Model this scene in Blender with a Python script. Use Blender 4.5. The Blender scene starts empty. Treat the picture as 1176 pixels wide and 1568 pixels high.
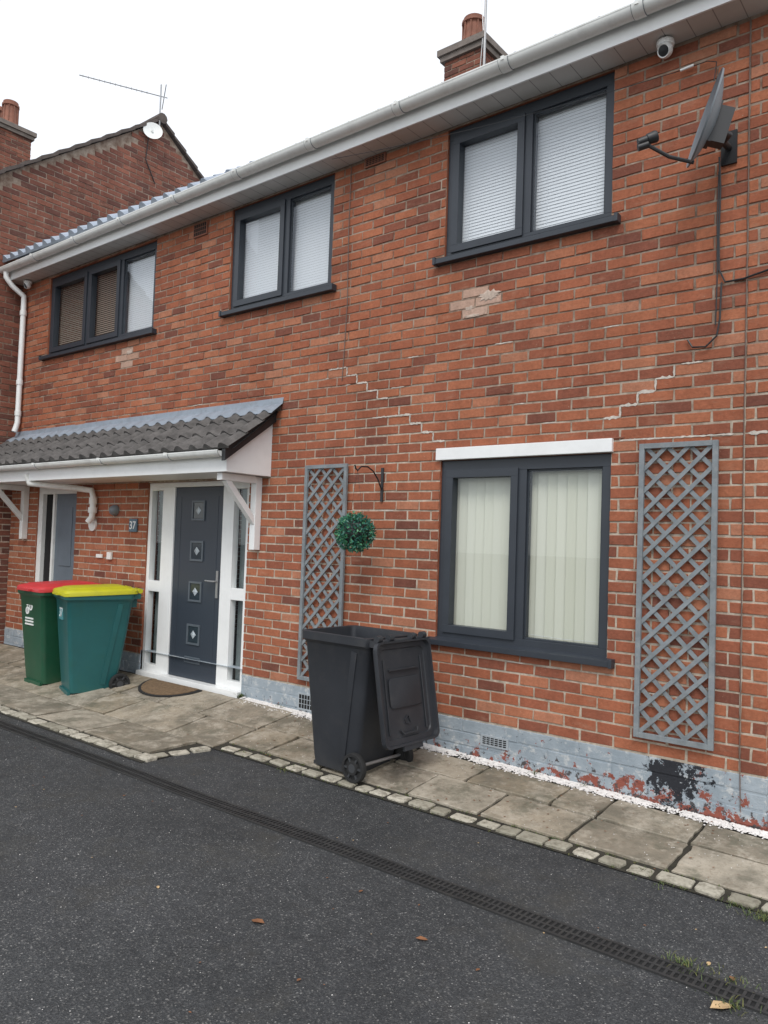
import bpy, math, random
import numpy as np
from mathutils import Vector, Matrix
random.seed(7); rng=np.random.default_rng(7)
sc=bpy.context.scene
# ------------------------------------------------------------------ helpers
def V(*a): return Vector(a)
class MB:
    def __init__(s): s.v=[];s.f=[];s.m=[];s.c=[]
    def add(s,vs,fs,mat=0,col=(.5,.5,.5)):
        o=len(s.v); s.v+= [tuple(p) for p in vs]; s.f+=[tuple(o+i for i in f) for f in fs]
        s.m+=[mat]*len(fs); s.c+=[col]*len(vs)
    def box(s,x0,x1,y0,y1,z0,z1,mat=0,col=(.5,.5,.5)):
        s.add([(x0,y0,z0),(x1,y0,z0),(x1,y1,z0),(x0,y1,z0),(x0,y0,z1),(x1,y0,z1),(x1,y1,z1),(x0,y1,z1)],
          [(0,3,2,1),(4,5,6,7),(0,1,5,4),(1,2,6,5),(2,3,7,6),(3,0,4,7)],mat,col)
    def bar(s,p,q,w,h,up=(0,0,1),mat=0,col=(.5,.5,.5)):
        p=Vector(p);q=Vector(q);d=(q-p).normalized();u=Vector(up);a=d.cross(u).normalized();b=a.cross(d).normalized()
        vs=[]
        for e in (p,q):
            for sa,sb in ((-1,-1),(1,-1),(1,1),(-1,1)): vs.append(e+a*sa*w/2+b*sb*h/2)
        s.add(vs,[(0,3,2,1),(4,5,6,7),(0,1,5,4),(1,2,6,5),(2,3,7,6),(3,0,4,7)],mat,col)
    def tube(s,pts,r,n=8,mat=0,caps=True):
        pts=[Vector(p) for p in pts];rings=[]
        a=None
        for i,p in enumerate(pts):
            d=(pts[min(i+1,len(pts)-1)]-pts[max(i-1,0)]).normalized()
            if a is None:
                a=d.cross(V(0,0,1)); 
                if a.length<.1:a=d.cross(V(1,0,0))
            a=(a-d*a.dot(d)).normalized(); b=d.cross(a)
            rr=r[i] if isinstance(r,(list,tuple)) else r
            rings.append([p+(a*math.cos(t)+b*math.sin(t))*rr for t in [2*math.pi*k/n for k in range(n)]])
        s.loft(rings,mat,caps)
    def loft(s,rings,mat=0,caps=True,cap0=True,cap1=True):
        n=len(rings[0]);vs=[p for R in rings for p in R];fs=[]
        for i in range(len(rings)-1):
            for k in range(n): fs.append((i*n+k,i*n+(k+1)%n,(i+1)*n+(k+1)%n,(i+1)*n+k))
        if caps and cap0: fs.append(tuple(range(n))[::-1])
        if caps and cap1: fs.append(tuple((len(rings)-1)*n+k for k in range(n)))
        s.add(vs,fs,mat)
    def lathe(s,c,prof,ax=(0,0,1),n=24,mat=0,sx=1.0,up=None):
        c=Vector(c);ax=Vector(ax).normalized()
        u=Vector(up) if up else (V(0,0,1) if abs(ax.z)<.9 else V(0,1,0))
        a=ax.cross(u).normalized();b=a.cross(ax).normalized()
        s.loft([[c+ax*h+(a*math.cos(t)*sx+b*math.sin(t))*max(r,1e-4) for t in [2*math.pi*k/n for k in range(n)]] for r,h in prof],mat)
    def obj(s,name,parent=None,mats=(),smooth=False,bevel=0,loc=None,rot=None,attr=False):
        me=bpy.data.meshes.new(name);me.from_pydata(s.v,[],s.f);me.update()
        for m in mats: me.materials.append(m)
        me.polygons.foreach_set('material_index',s.m)
        if attr:
            ca=me.color_attributes.new('rnd','FLOAT_COLOR','POINT')
            a=np.ones((len(s.v),4));a[:,:3]=np.array(s.c);ca.data.foreach_set('color',a.ravel())
        ob=bpy.data.objects.new(name,me);sc.collection.objects.link(ob)
        if smooth:
            me.polygons.foreach_set('use_smooth',[True]*len(me.polygons))
            md=ob.modifiers.new('wn','EDGE_SPLIT');md.split_angle=math.radians(38)
        if bevel:
            b=ob.modifiers.new('bv','BEVEL');b.width=bevel;b.segments=2;b.limit_method='ANGLE';b.angle_limit=math.radians(40)
            if smooth: ob.modifiers.move(1,0)
        if parent: ob.parent=parent
        if loc: ob.location=loc
        if rot: ob.rotation_euler=rot
        return ob
def root(name,loc=(0,0,0),rot=(0,0,0)):
    e=bpy.data.objects.new(name,None);sc.collection.objects.link(e);e.location=loc;e.rotation_euler=rot;e.empty_display_size=.1;return e
# ------------------------------------------------------------------ materials
class NT:
    def __init__(s,name):
        s.mat=bpy.data.materials.new(name);s.mat.use_nodes=True;s.t=s.mat.node_tree;s.n=s.t.nodes;s.p=s.n['Principled BSDF']
        s.co=s.n.new('ShaderNodeTexCoord').outputs['Object']
    def link(s,a,b): s.t.links.new(a,b)
    def inp(s,node,i,v):
        if hasattr(v,'is_output'): s.link(v,node.inputs[i])
        else: node.inputs[i].default_value=v
    def noise(s,scale,detail=4,rough=.55,co=None):
        n=s.n.new('ShaderNodeTexNoise');s.link(co or s.co,n.inputs['Vector']);n.inputs['Scale'].default_value=scale;n.inputs['Detail'].default_value=min(detail,5);n.inputs['Roughness'].default_value=rough
        return n.outputs['Fac']
    def stretched(s,sx,sy,sz):
        m=s.n.new('ShaderNodeVectorMath');m.operation='MULTIPLY';s.link(s.co,m.inputs[0]);m.inputs[1].default_value=(sx,sy,sz);return m.outputs[0]
    def math(s,op,a,b=0,clamp=False):
        n=s.n.new('ShaderNodeMath');n.operation=op;n.use_clamp=clamp;s.inp(n,0,a);s.inp(n,1,b);return n.outputs[0]
    def ramp(s,fac,stops):
        n=s.n.new('ShaderNodeValToRGB');e=n.color_ramp.elements
        while len(e)<len(stops): e.new(.5)
        for el,(p,c) in zip(e,stops):
            el.position=p;el.color=(c,c,c,1) if isinstance(c,(int,float)) else (*c,1)
        s.link(fac,n.inputs['Fac']);return n.outputs['Color']
    def mix(s,fac,a,b,mode='MIX'):
        n=s.n.new('ShaderNodeMix');n.data_type='RGBA';n.blend_type=mode
        s.inp(n,0,fac);
        s.inp(n,6,a if hasattr(a,'is_output') else (*a,1));s.inp(n,7,b if hasattr(b,'is_output') else (*b,1));return n.outputs[2]
    def maprange(s,v,a,b,c=0,d=1):
        n=s.n.new('ShaderNodeMapRange');s.inp(n,0,v)
        for i,x in enumerate((a,b,c,d)): n.inputs[i+1].default_value=x
        return n.outputs[0]
    def bump(s,h,st=.3,dist=.01,prev=None):
        n=s.n.new('ShaderNodeBump');n.inputs['Strength'].default_value=st;n.inputs['Distance'].default_value=dist;s.link(h,n.inputs['Height'])
        if prev: s.link(prev,n.inputs['Normal'])
        return n.outputs['Normal']
    def gain(s,c,k):
        cc=s.n.new('ShaderNodeCombineColor');[s.link(k,cc.inputs[i]) for i in range(3)]
        return s.mix(1.0,c,cc.outputs[0],'MULTIPLY')
    def out(s,col,rough=.7,normal=None,metal=0,spec=.5):
        s.inp(s.p,'Base Color',col if hasattr(col,'is_output') else (*col,1));s.inp(s.p,'Roughness',rough);s.p.inputs['Metallic'].default_value=metal
        s.p.inputs['Specular IOR Level'].default_value=spec
        if normal is not None: s.link(normal,s.p.inputs['Normal'])
        return s.mat
def plain(name,col,rough=.5,var=.12,scale=6,bump=0,bscale=80,metal=0,dirt=0,spec=.5,dirtcol=(.12,.1,.07)):
    t=NT(name);n=t.noise(scale,5,.6)
    c=t.mix(t.maprange(n,.3,.7),tuple(x*(1-var) for x in col),tuple(min(1,x*(1+var)) for x in col))
    if dirt:
        d=t.ramp(t.noise(scale*2.3,8,.7),[(.5,0.),(.75,1.)]); c=t.mix(t.math('MULTIPLY',d,dirt),c,dirtcol)
    nm=t.bump(t.noise(bscale,3),bump,.004) if bump else None
    return t.out(c,rough,nm,metal,spec)
def brick_mat(name,stops):
    t=NT(name);a=t.n.new('ShaderNodeAttribute');a.attribute_name='rnd'
    sp=t.n.new('ShaderNodeSeparateColor');t.link(a.outputs['Color'],sp.inputs[0])
    c=t.ramp(sp.outputs[0],stops)
    n1=t.maprange(t.noise(45,5,.65),.25,.75,.80,1.2)
    n2=t.maprange(t.noise(1.1,4,.6),.25,.75,.82,1.14)
    n3=t.maprange(t.noise(1,4,.6,t.stretched(7,7,.55)),.3,.7,.86,1.1)
    c=t.gain(c,t.math('MULTIPLY',t.math('MULTIPLY',n1,n2),n3))
    s1=t.ramp(t.noise(1,5,.7,t.stretched(5,5,16)),[(.56,0.),(.76,.42)])
    c=t.mix(s1,c,(.43,.275,.19))
    s2=t.ramp(t.noise(1,5,.7,t.stretched(16,16,30)),[(.60,0.),(.74,.5)])
    c=t.mix(s2,c,(.17,.07,.048))
    s3=t.ramp(t.noise(60,4,.6),[(.66,0.),(.76,.6)])
    c=t.mix(s3,c,(.50,.37,.28))
    nb=t.bump(t.noise(110,4,.7),.65,.004);nb=t.bump(t.noise(22,4,.6),.55,.008,nb)
    return t.out(c,.88,nb,0,.2)
BRST=[(0,(.18,.070,.050)),(.06,(.25,.088,.055)),(.25,(.315,.108,.062)),(.6,(.36,.124,.067)),(.88,(.405,.150,.080)),(1,(.43,.19,.115))]
M_BR=brick_mat('brick_red',BRST)
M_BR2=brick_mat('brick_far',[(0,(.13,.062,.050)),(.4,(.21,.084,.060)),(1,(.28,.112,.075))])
M_BRP=brick_mat('brick_patch',[(0,(.46,.27,.19)),(1,(.55,.38,.30))])
t=NT('mortar');g=t.n.new('ShaderNodeNewGeometry');sx=t.n.new('ShaderNodeSeparateXYZ');t.link(g.outputs['Position'],sx.inputs[0])
zz=t.math('ADD',sx.outputs[2],t.maprange(t.noise(1.2,4),0,1,-1.2,1.2))
lowc=t.mix(t.maprange(t.noise(14,5,.7),.35,.65),(.33,.275,.215),(.60,.52,.42))
hic=t.mix(t.maprange(t.noise(7,5,.7),.38,.66),(.19,.125,.09),(.42,.34,.27))
c=t.mix(t.maprange(zz,2.1,3.0),lowc,hic)
M_MO=t.out(c,.95,t.bump(t.noise(150,4,.7),.7,.004),0,.2)
M_MOW=plain('mortar_new',(.56,.51,.45),.9,.25,30,.5,150)
M_FR=plain('anthracite_frame',(.034,.041,.052),.42,.08,5)
M_WH=plain('white_upvc',(.86,.87,.86),.38,.03,3,dirt=.07)
M_WHD=plain('white_weathered',(.82,.83,.80),.45,.05,3,dirt=.2)
M_BLK=plain('black_plastic',(.02,.021,.023),.45,.15,8)
M_BIN=plain('dark_grey_bin_plastic',(.027,.030,.036),.5,.18,3,.15,200,dirt=.3,dirtcol=(.08,.075,.07))
M_TEAL=plain('teal_bin_plastic',(.016,.110,.112),.4,.12,3,.1,200,dirt=.25,dirtcol=(.03,.1,.04))
M_GRN=plain('green_bin_plastic',(.012,.08,.04),.42,.12,3,.1,200,dirt=.15)
M_YEL=plain('yellow_lid_plastic',(.52,.50,.015),.42,.08,4,dirt=.2)
M_RED=plain('red_lid_plastic',(.55,.04,.045),.42,.08,4,dirt=.1)
M_RUB=plain('rubber',(.018,.018,.018),.8,.2,20)
M_LEAD=plain('lead_flashing',(.26,.30,.35),.55,.14,6,.3,20,dirt=.35)
M_TILE=plain('concrete_roof_tile',(.11,.103,.098),.85,.35,9,.5,120,dirt=.7,dirtcol=(.035,.035,.03))
M_TILEB=plain('blue_grey_roof_tile',(.36,.41,.48),.7,.12,5,.3,120,dirt=.25)
M_TILER=plain('brown_roof_tile',(.10,.08,.07),.9,.3,9,.5,100)
M_TRE=plain('trellis_grey_paint',(.21,.235,.25),.75,.2,12,.4,90,dirt=.5,dirtcol=(.36,.35,.33))
M_DISH=plain('dish_grey',(.17,.19,.21),.45,.1,5)
M_GALV=plain('galvanised',(.40,.40,.40),.4,.1,10,metal=.7)
M_TERRA=plain('terracotta',(.28,.12,.08),.8,.2,10,.3,80,dirt=.4)
M_CONC=plain('cap_cement',(.20,.17,.15),.9,.2,10,.6,60,dirt=.4)
M_VENT=plain('vent_terracotta',(.26,.10,.06),.8,.15,10)
M_VENTW=plain('vent_grey',(.38,.42,.45),.6,.1,10)
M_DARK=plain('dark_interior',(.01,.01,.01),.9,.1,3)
t=NT('soffit_board');g=t.n.new('ShaderNodeSeparateXYZ');t.link(t.co,g.inputs[0])
fr=t.math('FRACT',t.math('MULTIPLY',g.outputs[0],1/.15))
ln=t.math('LESS_THAN',fr,.04)
c=t.mix(ln,t.mix(t.maprange(t.noise(3,6),.3,.7),(.56,.54,.50),(.66,.64,.61)),(.30,.28,.26))
M_SOFF=t.out(c,.6)
t=NT('blind_white');M_BLIND=t.out(t.mix(t.noise(2,3),(.74,.77,.81),(.81,.84,.87)),.5)
t=NT('vertical_blind');a=t.n.new('ShaderNodeAttribute');a.attribute_name='rnd';sp=t.n.new('ShaderNodeSeparateColor');t.link(a.outputs['Color'],sp.inputs[0])
M_VBL=t.out(t.mix(sp.outputs[0],(.64,.65,.53),(.72,.73,.62)),.6)
t=NT('brown_blind');M_BBL=t.out((.26,.21,.17),.6)
t=NT('window_glass');tr=t.n.new('ShaderNodeBsdfTransparent');gl=t.n.new('ShaderNodeBsdfGlossy');gl.inputs['Roughness'].default_value=.01
lw=t.n.new('ShaderNodeFresnel');lw.inputs['IOR'].default_value=1.6;mx=t.n.new('ShaderNodeMixShader')
ge=t.n.new('ShaderNodeNewGeometry');fac=t.mix(ge.outputs['Backfacing'],lw.outputs[0],(.08,.08,.08))
tr.inputs['Color'].default_value=(.96,.97,.97,1)
gl.inputs['Color'].default_value=(.9,.95,1,1)
t.link(fac,mx.inputs[0]);t.link(tr.outputs[0],mx.inputs[1]);t.link(gl.outputs[0],mx.inputs[2]);t.link(mx.outputs[0],t.n['Material Output'].inputs[0]);M_GLASS=t.mat
t=NT('flaking_plinth_paint');g=t.n.new('ShaderNodeNewGeometry');sx=t.n.new('ShaderNodeSeparateXYZ');t.link(g.outputs['Position'],sx.inputs[0])
base=t.mix(t.maprange(t.noise(5,5,.65),.3,.7),(.25,.30,.34),(.37,.42,.46))
base=t.mix(t.ramp(t.noise(14,5,.7),[(.54,0.),(.64,.8)]),base,(.56,.57,.56))
lowm=t.maprange(sx.outputs[2],.08,.24,.13,0)
xm=t.maprange(sx.outputs[0],-5.0,-1.2,-.07,.04)
ch=t.math('ADD',t.math('ADD',t.noise(9,5,.75),lowm),xm)
c=t.mix(t.ramp(ch,[(.615,0.),(.635,1.)]),base,t.mix(t.noise(30),(.20,.05,.035),(.33,.105,.07)))
ch2=t.math('ADD',t.noise(17,5,.75),lowm)
c=t.mix(t.ramp(ch2,[(.65,0.),(.67,1.)]),c,(.07,.065,.065))
vm=t.n.new('ShaderNodeVectorMath');vm.operation='DISTANCE';t.link(g.outputs['Position'],vm.inputs[0]);vm.inputs[1].default_value=(-1.55,0,.27)
bk=t.math('SUBTRACT',t.noise(13,5,.8),t.maprange(vm.outputs['Value'],.05,.32,-.12,.20))
c=t.mix(t.ramp(bk,[(.50,0.),(.52,1.)]),c,(.018,.02,.026))
M_PL=t.out(c,.8,t.bump(t.noise(40,5,.7),.6,.008))
t=NT('asphalt')
vc=t.n.new('ShaderNodeTexVoronoi');t.link(t.co,vc.inputs['Vector']);vc.inputs['Scale'].default_value=170
sp=t.n.new('ShaderNodeSeparateColor');t.link(vc.outputs['Color'],sp.inputs[0])
st=t.ramp(sp.outputs[0],[(0,(.030,.032,.034)),(.6,(.048,.050,.052)),(.9,(.074,.075,.076)),(.97,(.13,.128,.122)),(1,(.24,.235,.225))])
big=t.maprange(t.noise(.9,5,.65),.3,.7,.74,1.2);big2=t.maprange(t.noise(9,4,.7),.3,.7,.82,1.18)
c=t.gain(st,t.math('MULTIPLY',big,big2))
c=t.mix(t.ramp(t.noise(1.7,5,.75),[(.52,0.),(.72,.6)]),c,(.062,.058,.048))
nb=t.bump(vc.outputs['Distance'],.7,.005);nb=t.bump(t.noise(14,4),.3,.01,nb)
M_ASP=t.out(c,.78,nb,0,.35)
t=NT('sandstone_slab');a=t.n.new('ShaderNodeAttribute');a.attribute_name='rnd';sp=t.n.new('ShaderNodeSeparateColor');t.link(a.outputs['Color'],sp.inputs[0])
c=t.ramp(sp.outputs[0],[(0,(.20,.175,.135)),(.3,(.32,.265,.185)),(.6,(.27,.235,.185)),(.8,(.37,.315,.235)),(1,(.42,.375,.30))])
c=t.mix(t.ramp(t.noise(2.6,5,.7),[(.40,0.),(.62,.85)]),c,(.15,.135,.10))
c=t.mix(t.ramp(t.noise(6,5,.75),[(.48,0.),(.66,.85)]),c,(.46,.41,.33))
c=t.mix(t.ramp(t.noise(4.3,5,.7),[(.54,0.),(.66,.6)]),c,(.10,.10,.065))
c=t.mix(t.ramp(t.noise(26,5,.7),[(.55,0.),(.68,.5)]),c,(.17,.12,.08))
c=t.mix(t.ramp(t.noise(90,3,.7),[(.58,0.),(.72,.55)]),c,(.12,.10,.08))
nb=t.bump(t.noise(12,5,.65),.9,.016);nb=t.bump(t.noise(120,3,.65),.4,.003,nb)
M_SLAB=t.out(c,.7,nb)
t=NT('sett_stone');a=t.n.new('ShaderNodeAttribute');a.attribute_name='rnd';sp=t.n.new('ShaderNodeSeparateColor');t.link(a.outputs['Color'],sp.inputs[0])
c=t.ramp(sp.outputs[0],[(0,(.28,.26,.20)),(.5,(.43,.40,.32)),(1,(.54,.50,.41))])
c=t.mix(t.ramp(t.noise(25,5,.7),[(.46,0.),(.64,.8)]),c,(.17,.15,.11))
M_SETT=t.out(c,.8,t.bump(t.noise(60,4,.7),.8,.008))
M_SOIL=plain('joint_soil',(.032,.028,.02),.95,.4,12,.8,90,dirt=.4,dirtcol=(.05,.06,.02))
M_WGR=plain('white_gravel_stone',(.72,.69,.66),.7,.2,40)
M_LEAFG=plain('grass_blade',(.075,.11,.03),.6,.4,30)
M_LEAFB=plain('dead_leaf_brown',(.20,.085,.035),.7,.3,30)
M_LEAFY=plain('dead_leaf_pale',(.55,.38,.20),.7,.2,30)
# ------------------------------------------------------------------ brick wall generator
def rsub(r,h):
    a,b,c,d=r;ha,hb,hc,hd=h
    if hb<=a or ha>=b or hd<=c or hc>=d: return [r]
    o=[]
    if ha>a:o.append((a,ha,c,d))
    if hb<b:o.append((hb,b,c,d))
    m0,m1=max(a,ha),min(b,hb)
    if hc>c:o.append((m0,m1,c,hc))
    if hd<d:o.append((m0,m1,hd,d))
    return o
def bricks(mb,P0,u,n,u0,u1,z0,z1,holes=(),clip=None,bw=.225,bh=.075,m=.011,ustart=None,jit=.0028,mat=0,patch=None):
    P0=Vector(P0);u=Vector(u);n=Vector(n);us=u0 if ustart is None else ustart
    flip=(u.cross(V(0,0,1))).dot(n)<0
    r=0
    while z0+r*bh<z1-.01:
        za=z0+r*bh+m/2;zb=min(z0+(r+1)*bh-m/2,z1)
        off=(r%2)*bw/2
        k=math.floor((u0-us-off)/bw)
        while us+off+k*bw<u1:
            a=us+off+k*bw+m/2;b=a+bw-m;k+=1
            a=max(a,u0);b=min(b,u1)
            if b-a<.02: continue
            col=(random.random(),random.random(),random.random())
            rects=[(a,b,za,zb)]
            for h in holes:
                rects=[q for x in rects for q in rsub(x,h)]
            for (a2,b2,c2,d2) in rects:
                if b2-a2<.012 or d2-c2<.01: continue
                if clip and not clip(a2,b2,c2,d2): continue
                mt=mat
                if patch and patch((a2+b2)/2,(c2+d2)/2): mt=mat+2
                j=lambda s=jit: random.uniform(-s,s)
                dz=j(.0030);i=.0035
                bk=[(a2+j(),c2+j()),(b2+j(),c2+j()),(b2+j(),d2+j()),(a2+j(),d2+j())]
                fr=[(bk[0][0]+i,bk[0][1]+i),(bk[1][0]-i,bk[1][1]+i),(bk[2][0]-i,bk[2][1]-i),(bk[3][0]+i,bk[3][1]-i)]
                md=[(x*.35+X*.65,y*.35+Y*.65) for (x,y),(X,Y) in zip(fr,bk)]
                vs=[P0+u*x+V(0,0,z)-n*.012 for x,z in bk]+[P0+u*x+V(0,0,z)+n*(dz-.0025) for x,z in md]+[P0+u*x+V(0,0,z)+n*(dz+j(.0010)) for x,z in fr]
                fs=[(8,9,10,11),(0,1,5,4),(1,2,6,5),(2,3,7,6),(3,0,4,7),(4,5,9,8),(5,6,10,9),(6,7,11,10),(7,4,8,11)]
                if flip: fs=[f[::-1] for f in fs]
                mb.add(vs,fs,mt,col)
        r+=1
def backing(mb,P0,u,n,u0,u1,z0,z1,holes=(),depth=.005,mat=1,reveal=.14,rmat=0):
    P0=Vector(P0);u=Vector(u);n=Vector(n)
    us=sorted({u0,u1,*[h[0] for h in holes],*[h[1] for h in holes]});us=[x for x in us if u0<=x<=u1]
    zs=sorted({z0,z1,*[h[2] for h in holes],*[h[3] for h in holes]});zs=[x for x in zs if z0<=x<=z1]
    f=lambda x,z,d=depth: P0+u*x+V(0,0,z)-n*d
    for i in range(len(us)-1):
        for k in range(len(zs)-1):
            cx=(us[i]+us[i+1])/2;cz=(zs[k]+zs[k+1])/2
            if any(h[0]<cx<h[1] and h[2]<cz<h[3] for h in holes): continue
            mb.add([f(us[i],zs[k]),f(us[i+1],zs[k]),f(us[i+1],zs[k+1]),f(us[i],zs[k+1])],[(0,1,2,3)],mat)
    for h in holes:
        c=[(h[0],h[2]),(h[1],h[2]),(h[1],h[3]),(h[0],h[3])]
        for i in range(4):
            p,q=c[i],c[(i+1)%4]
            mb.add([f(*p),f(*q),f(*q,reveal),f(*p,reveal)],[(0,1,2,3)],rmat,(.5,.5,.5))
# ------------------------------------------------------------------ MAIN HOUSE
house=root('brick_house')
XL,XR=-10.03,-1.04; ZP=.36; ZE=4.80
W1=(-3.345,-2.02,3.775,4.785);W2=(-5.86,-4.52,3.775,4.785);W3=(-9.32,-7.09,3.775,4.765)
WG=(-3.32,-1.985,.905,2.235);DR=(-7.04,-5.45,.15,2.15);DN=(-9.36,-8.45,.15,2.15)
holes=[W1,W2,W3,WG,DR,DN]
def pt(x,z):
    a=((x+3.02)/.19)**2+((z-3.40)/.12)**2<1
    b=((x+7.54)/.16)**2+((z-3.53)/.11)**2<1
    return a or b
mb=MB()
bricks(mb,(0,0,0),(1,0,0),(0,-1,0),XL,-1.187,ZP,ZE,holes,ustart=XL,patch=pt)
bricks(mb,(0,0,0),(1,0,0),(0,-1,0),-1.178,XR,ZP,ZE,(),ustart=-1.178-.056)
backing(mb,(0,0,0),(1,0,0),(0,-1,0),XL,XR,ZP-.01,ZE+.1,holes)
mb.obj('front_wall',house,[M_BR,M_MO,M_BRP],attr=True)
mb=MB()
def blob(cx,cz,rx,rz,d=.0045):
    n=26;o=[]
    for k in range(n):
        a=2*math.pi*k/n;q=random.uniform(.6,1.1);o.append((cx+rx*q*math.cos(a),-d+.004,cz+rz*q*math.sin(a)))
    inn=[(cx+(x-cx)*.8,-d,cz+(z-cz)*.8) for x,y,z in o]
    mb.add(o+inn+[(cx,-d-.001,cz)],[(k,(k+1)%n,n+(k+1)%n,n+k) for k in range(n)]+[(n+k,n+(k+1)%n,2*n) for k in range(n)])
blob(-2.93,3.43,.10,.045);blob(-3.10,3.36,.05,.02);blob(-3.07,3.30,.09,.016);blob(-7.50,3.60,.07,.03)
mb.obj('render_smears',house,[plain('render_smear',(.50,.40,.33),.95,.25,25,.7,80)])
RY=3.55;RP=.70
def clipg(ylo,yr,zr,p):
    return lambda a,b,c,d: d< zr-p*max(abs(a-yr),abs(b-yr))-.02
mb=MB()
ZR=ZE+.2+RP*(RY+.2)
bricks(mb,(XR,0,0),(0,1,0),(1,0,0),.003,7.1,ZP,ZR,(),clip=clipg(0,RY,ZR,RP))
mb.add([(XR-.006,0,0),(XR-.006,7.1,0),(XR-.006,7.1,ZE+.1),(XR-.006,RY,ZR),(XR-.006,0,ZE+.1)],[(0,1,2,3,4)],1)
mb.add([(XL,7.1,0),(XR,7.1,0),(XR,7.1,ZE+.1),(XL,7.1,ZE+.1)],[(0,1,2,3)],0)
mb.obj('side_and_rear_wall',house,[M_BR,M_MO],attr=True)
mb=MB()
ph=[(-7.04,-5.45,0,.4),(-9.36,-8.45,0,.4)]
bricks(mb,(0,-.004,0),(1,0,0),(0,-1,0),XL,XR+.004,-.02,ZP,ph,bw=.45,bh=.0945,m=.009,jit=.002)
bricks(mb,(XR+.004,0,0),(0,1,0),(1,0,0),0,7.1,-.02,ZP,(),bw=.45,bh=.0945,m=.009)
backing(mb,(0,-.004,0),(1,0,0),(0,-1,0),XL,XR,-.1,ZP-.01,ph,depth=.004,mat=0,reveal=.1)
mb.obj('painted_plinth',house,[M_PL],attr=True)
def win(name,w,mulls,sash,blind,frame=.058):
    x0,x1,z0,z1=w;mb=MB();ya,yb=.025,.095;e=.002
    x0+=e;x1-=e;z0+=e;z1-=e
    mb.box(x0,x1,ya,yb,z0,z0+frame);mb.box(x0,x1,ya,yb,z1-frame*1.35,z1)
    mb.box(x0,x0+frame,ya,yb,z0+frame,z1-frame*1.35);mb.box(x1-frame,x1,ya,yb,z0+frame,z1-frame*1.35)
    xs=[x0+frame]
    for mlt in mulls:
        mb.box(mlt-frame*.6,mlt+frame*.6,ya+.001,yb,z0+frame,z1-frame*1.35);xs+=[mlt-frame*.6,mlt+frame*.6]
    xs.append(x1-frame)
    za,zb=z0+frame,z1-frame*1.35
    for i in range(len(xs)//2):
        a,b=xs[2*i],xs[2*i+1]
        s=.045 if i in sash else .014
        y0=ya-.014 if i in sash else ya+.02
        A,B=(a-.012,b+.012) if i in sash else (a,b);C,D=(za-.012,zb+.012) if i in sash else (za,zb)
        s2=s+(.012 if i in sash else 0)
        mb.box(A,B,y0,yb-.01,C,C+s2);mb.box(A,B,y0,yb-.01,D-s2,D)
        mb.box(A,A+s2,y0,yb-.01,C+s2,D-s2);mb.box(B-s2,B,y0,yb-.01,C+s2,D-s2)
        mb.add([(A,.05,C),(B,.05,C),(B,.05,D),(A,.05,D)],[(0,1,2,3)],1)
        mb.box(B-s2*.7,B-s2*.45,yb,yb+.02,(C+D)/2-.05,(C+D)/2+.05)
    mb.obj(name,house,[M_FR,M_GLASS],bevel=.004)
    bl=MB()
    for i in range(len(xs)//2):
        a,b=xs[2*i],xs[2*i+1];kind=blind[i]
        if kind=='h' or kind=='b':
            p=.024;z=za-.02
            while z<zb+.02:
                m_=0 if kind=='h' else 2
                til=.0235 if kind=='h' else .014
                yy=.108
                bl.add([(a-.02,yy-.002,z),(b+.02,yy-.002,z),(b+.02,yy+.003,z+til+.002),(a-.02,yy+.003,z+til+.002)],[(0,1,2,3)],m_);z+=p
            for xx in (a+.09,b-.09): bl.box(xx-.001,xx+.001,yy-.006,yy-.005,za,zb,m_)
        elif kind=='v':
            x=a-.03
            while x<b+.03:
                an=random.uniform(-.004,.004);col=(random.random(),)*3
                bl.add([(x,.118,za-.02),(x+.086,.135+an,za-.02),(x+.086,.135+an,zb+.02),(x,.118,zb+.02)],[(0,1,2,3)],1,col);x+=.074
            bl.tube([(a,.112,za+.03),((a+b)/2,.111,za+.022),(b,.112,za+.03)],.0012,4,0)
    bl.obj(name+'_blinds',house,[M_BLIND,M_VBL,M_BBL],attr=True)
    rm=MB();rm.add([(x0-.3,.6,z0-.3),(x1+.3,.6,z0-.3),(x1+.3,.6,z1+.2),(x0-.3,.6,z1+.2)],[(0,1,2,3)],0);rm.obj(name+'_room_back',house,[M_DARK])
win('bedroom_window_right',W1,[-2.665],[0],['h','h'])
win('bedroom_window_middle',W2,[-5.12],[0],['h','h'])
win('bedroom_window_left',W3,[-8.46,-7.77],[0,1],['b','b','h'])
win('living_room_window',WG,[-2.64],[0],['v','v'],frame=.062)
def sill(x0,x1,z,name):
    mb=MB();mb.box(x0,x1,-.055,.03,z-.045,z-.005);mb.add([(x0,-.055,z-.005),(x1,-.055,z-.005),(x1,.03,z+.012),(x0,.03,z+.012),(x0,.03,z-.005),(x1,.03,z-.005)],[(0,1,2,3),(1,5,2),(0,3,4)])
    for x in (x0,x1): mb.box(x-.012,x+.012,-.062,.0,z-.05,z+.006)
    mb.obj(name,house,[M_FR],bevel=.003)
sill(-3.40,-1.965,3.78,'window_sill_1');sill(-5.92,-4.46,3.78,'window_sill_2');sill(-9.39,-7.03,3.78,'window_sill_3');sill(-3.36,-1.94,.91,'window_sill_4')
mb=MB();mb.box(-3.345,-1.97,-.028,.02,2.237,2.325);mb.obj('white_lintel',house,[M_WH],bevel=.003)
mb=MB();mb.box(-3.36,-1.90,-.006,.0,2.325,2.333);mb.obj('lintel_flashing',house,[M_VENT])
mb=MB();mb.box(XL,XR+.1,-.215,-.20,4.795,4.93);mb.obj('fascia_board',house,[M_WH],bevel=.002)
mb=MB();mb.add([(XL,-.201,4.80),(XR+.1,-.201,4.80),(XR+.1,.0,4.80),(XL,.0,4.80)],[(0,1,2,3)]);mb.obj('soffit',house,[M_SOFF])
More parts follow.
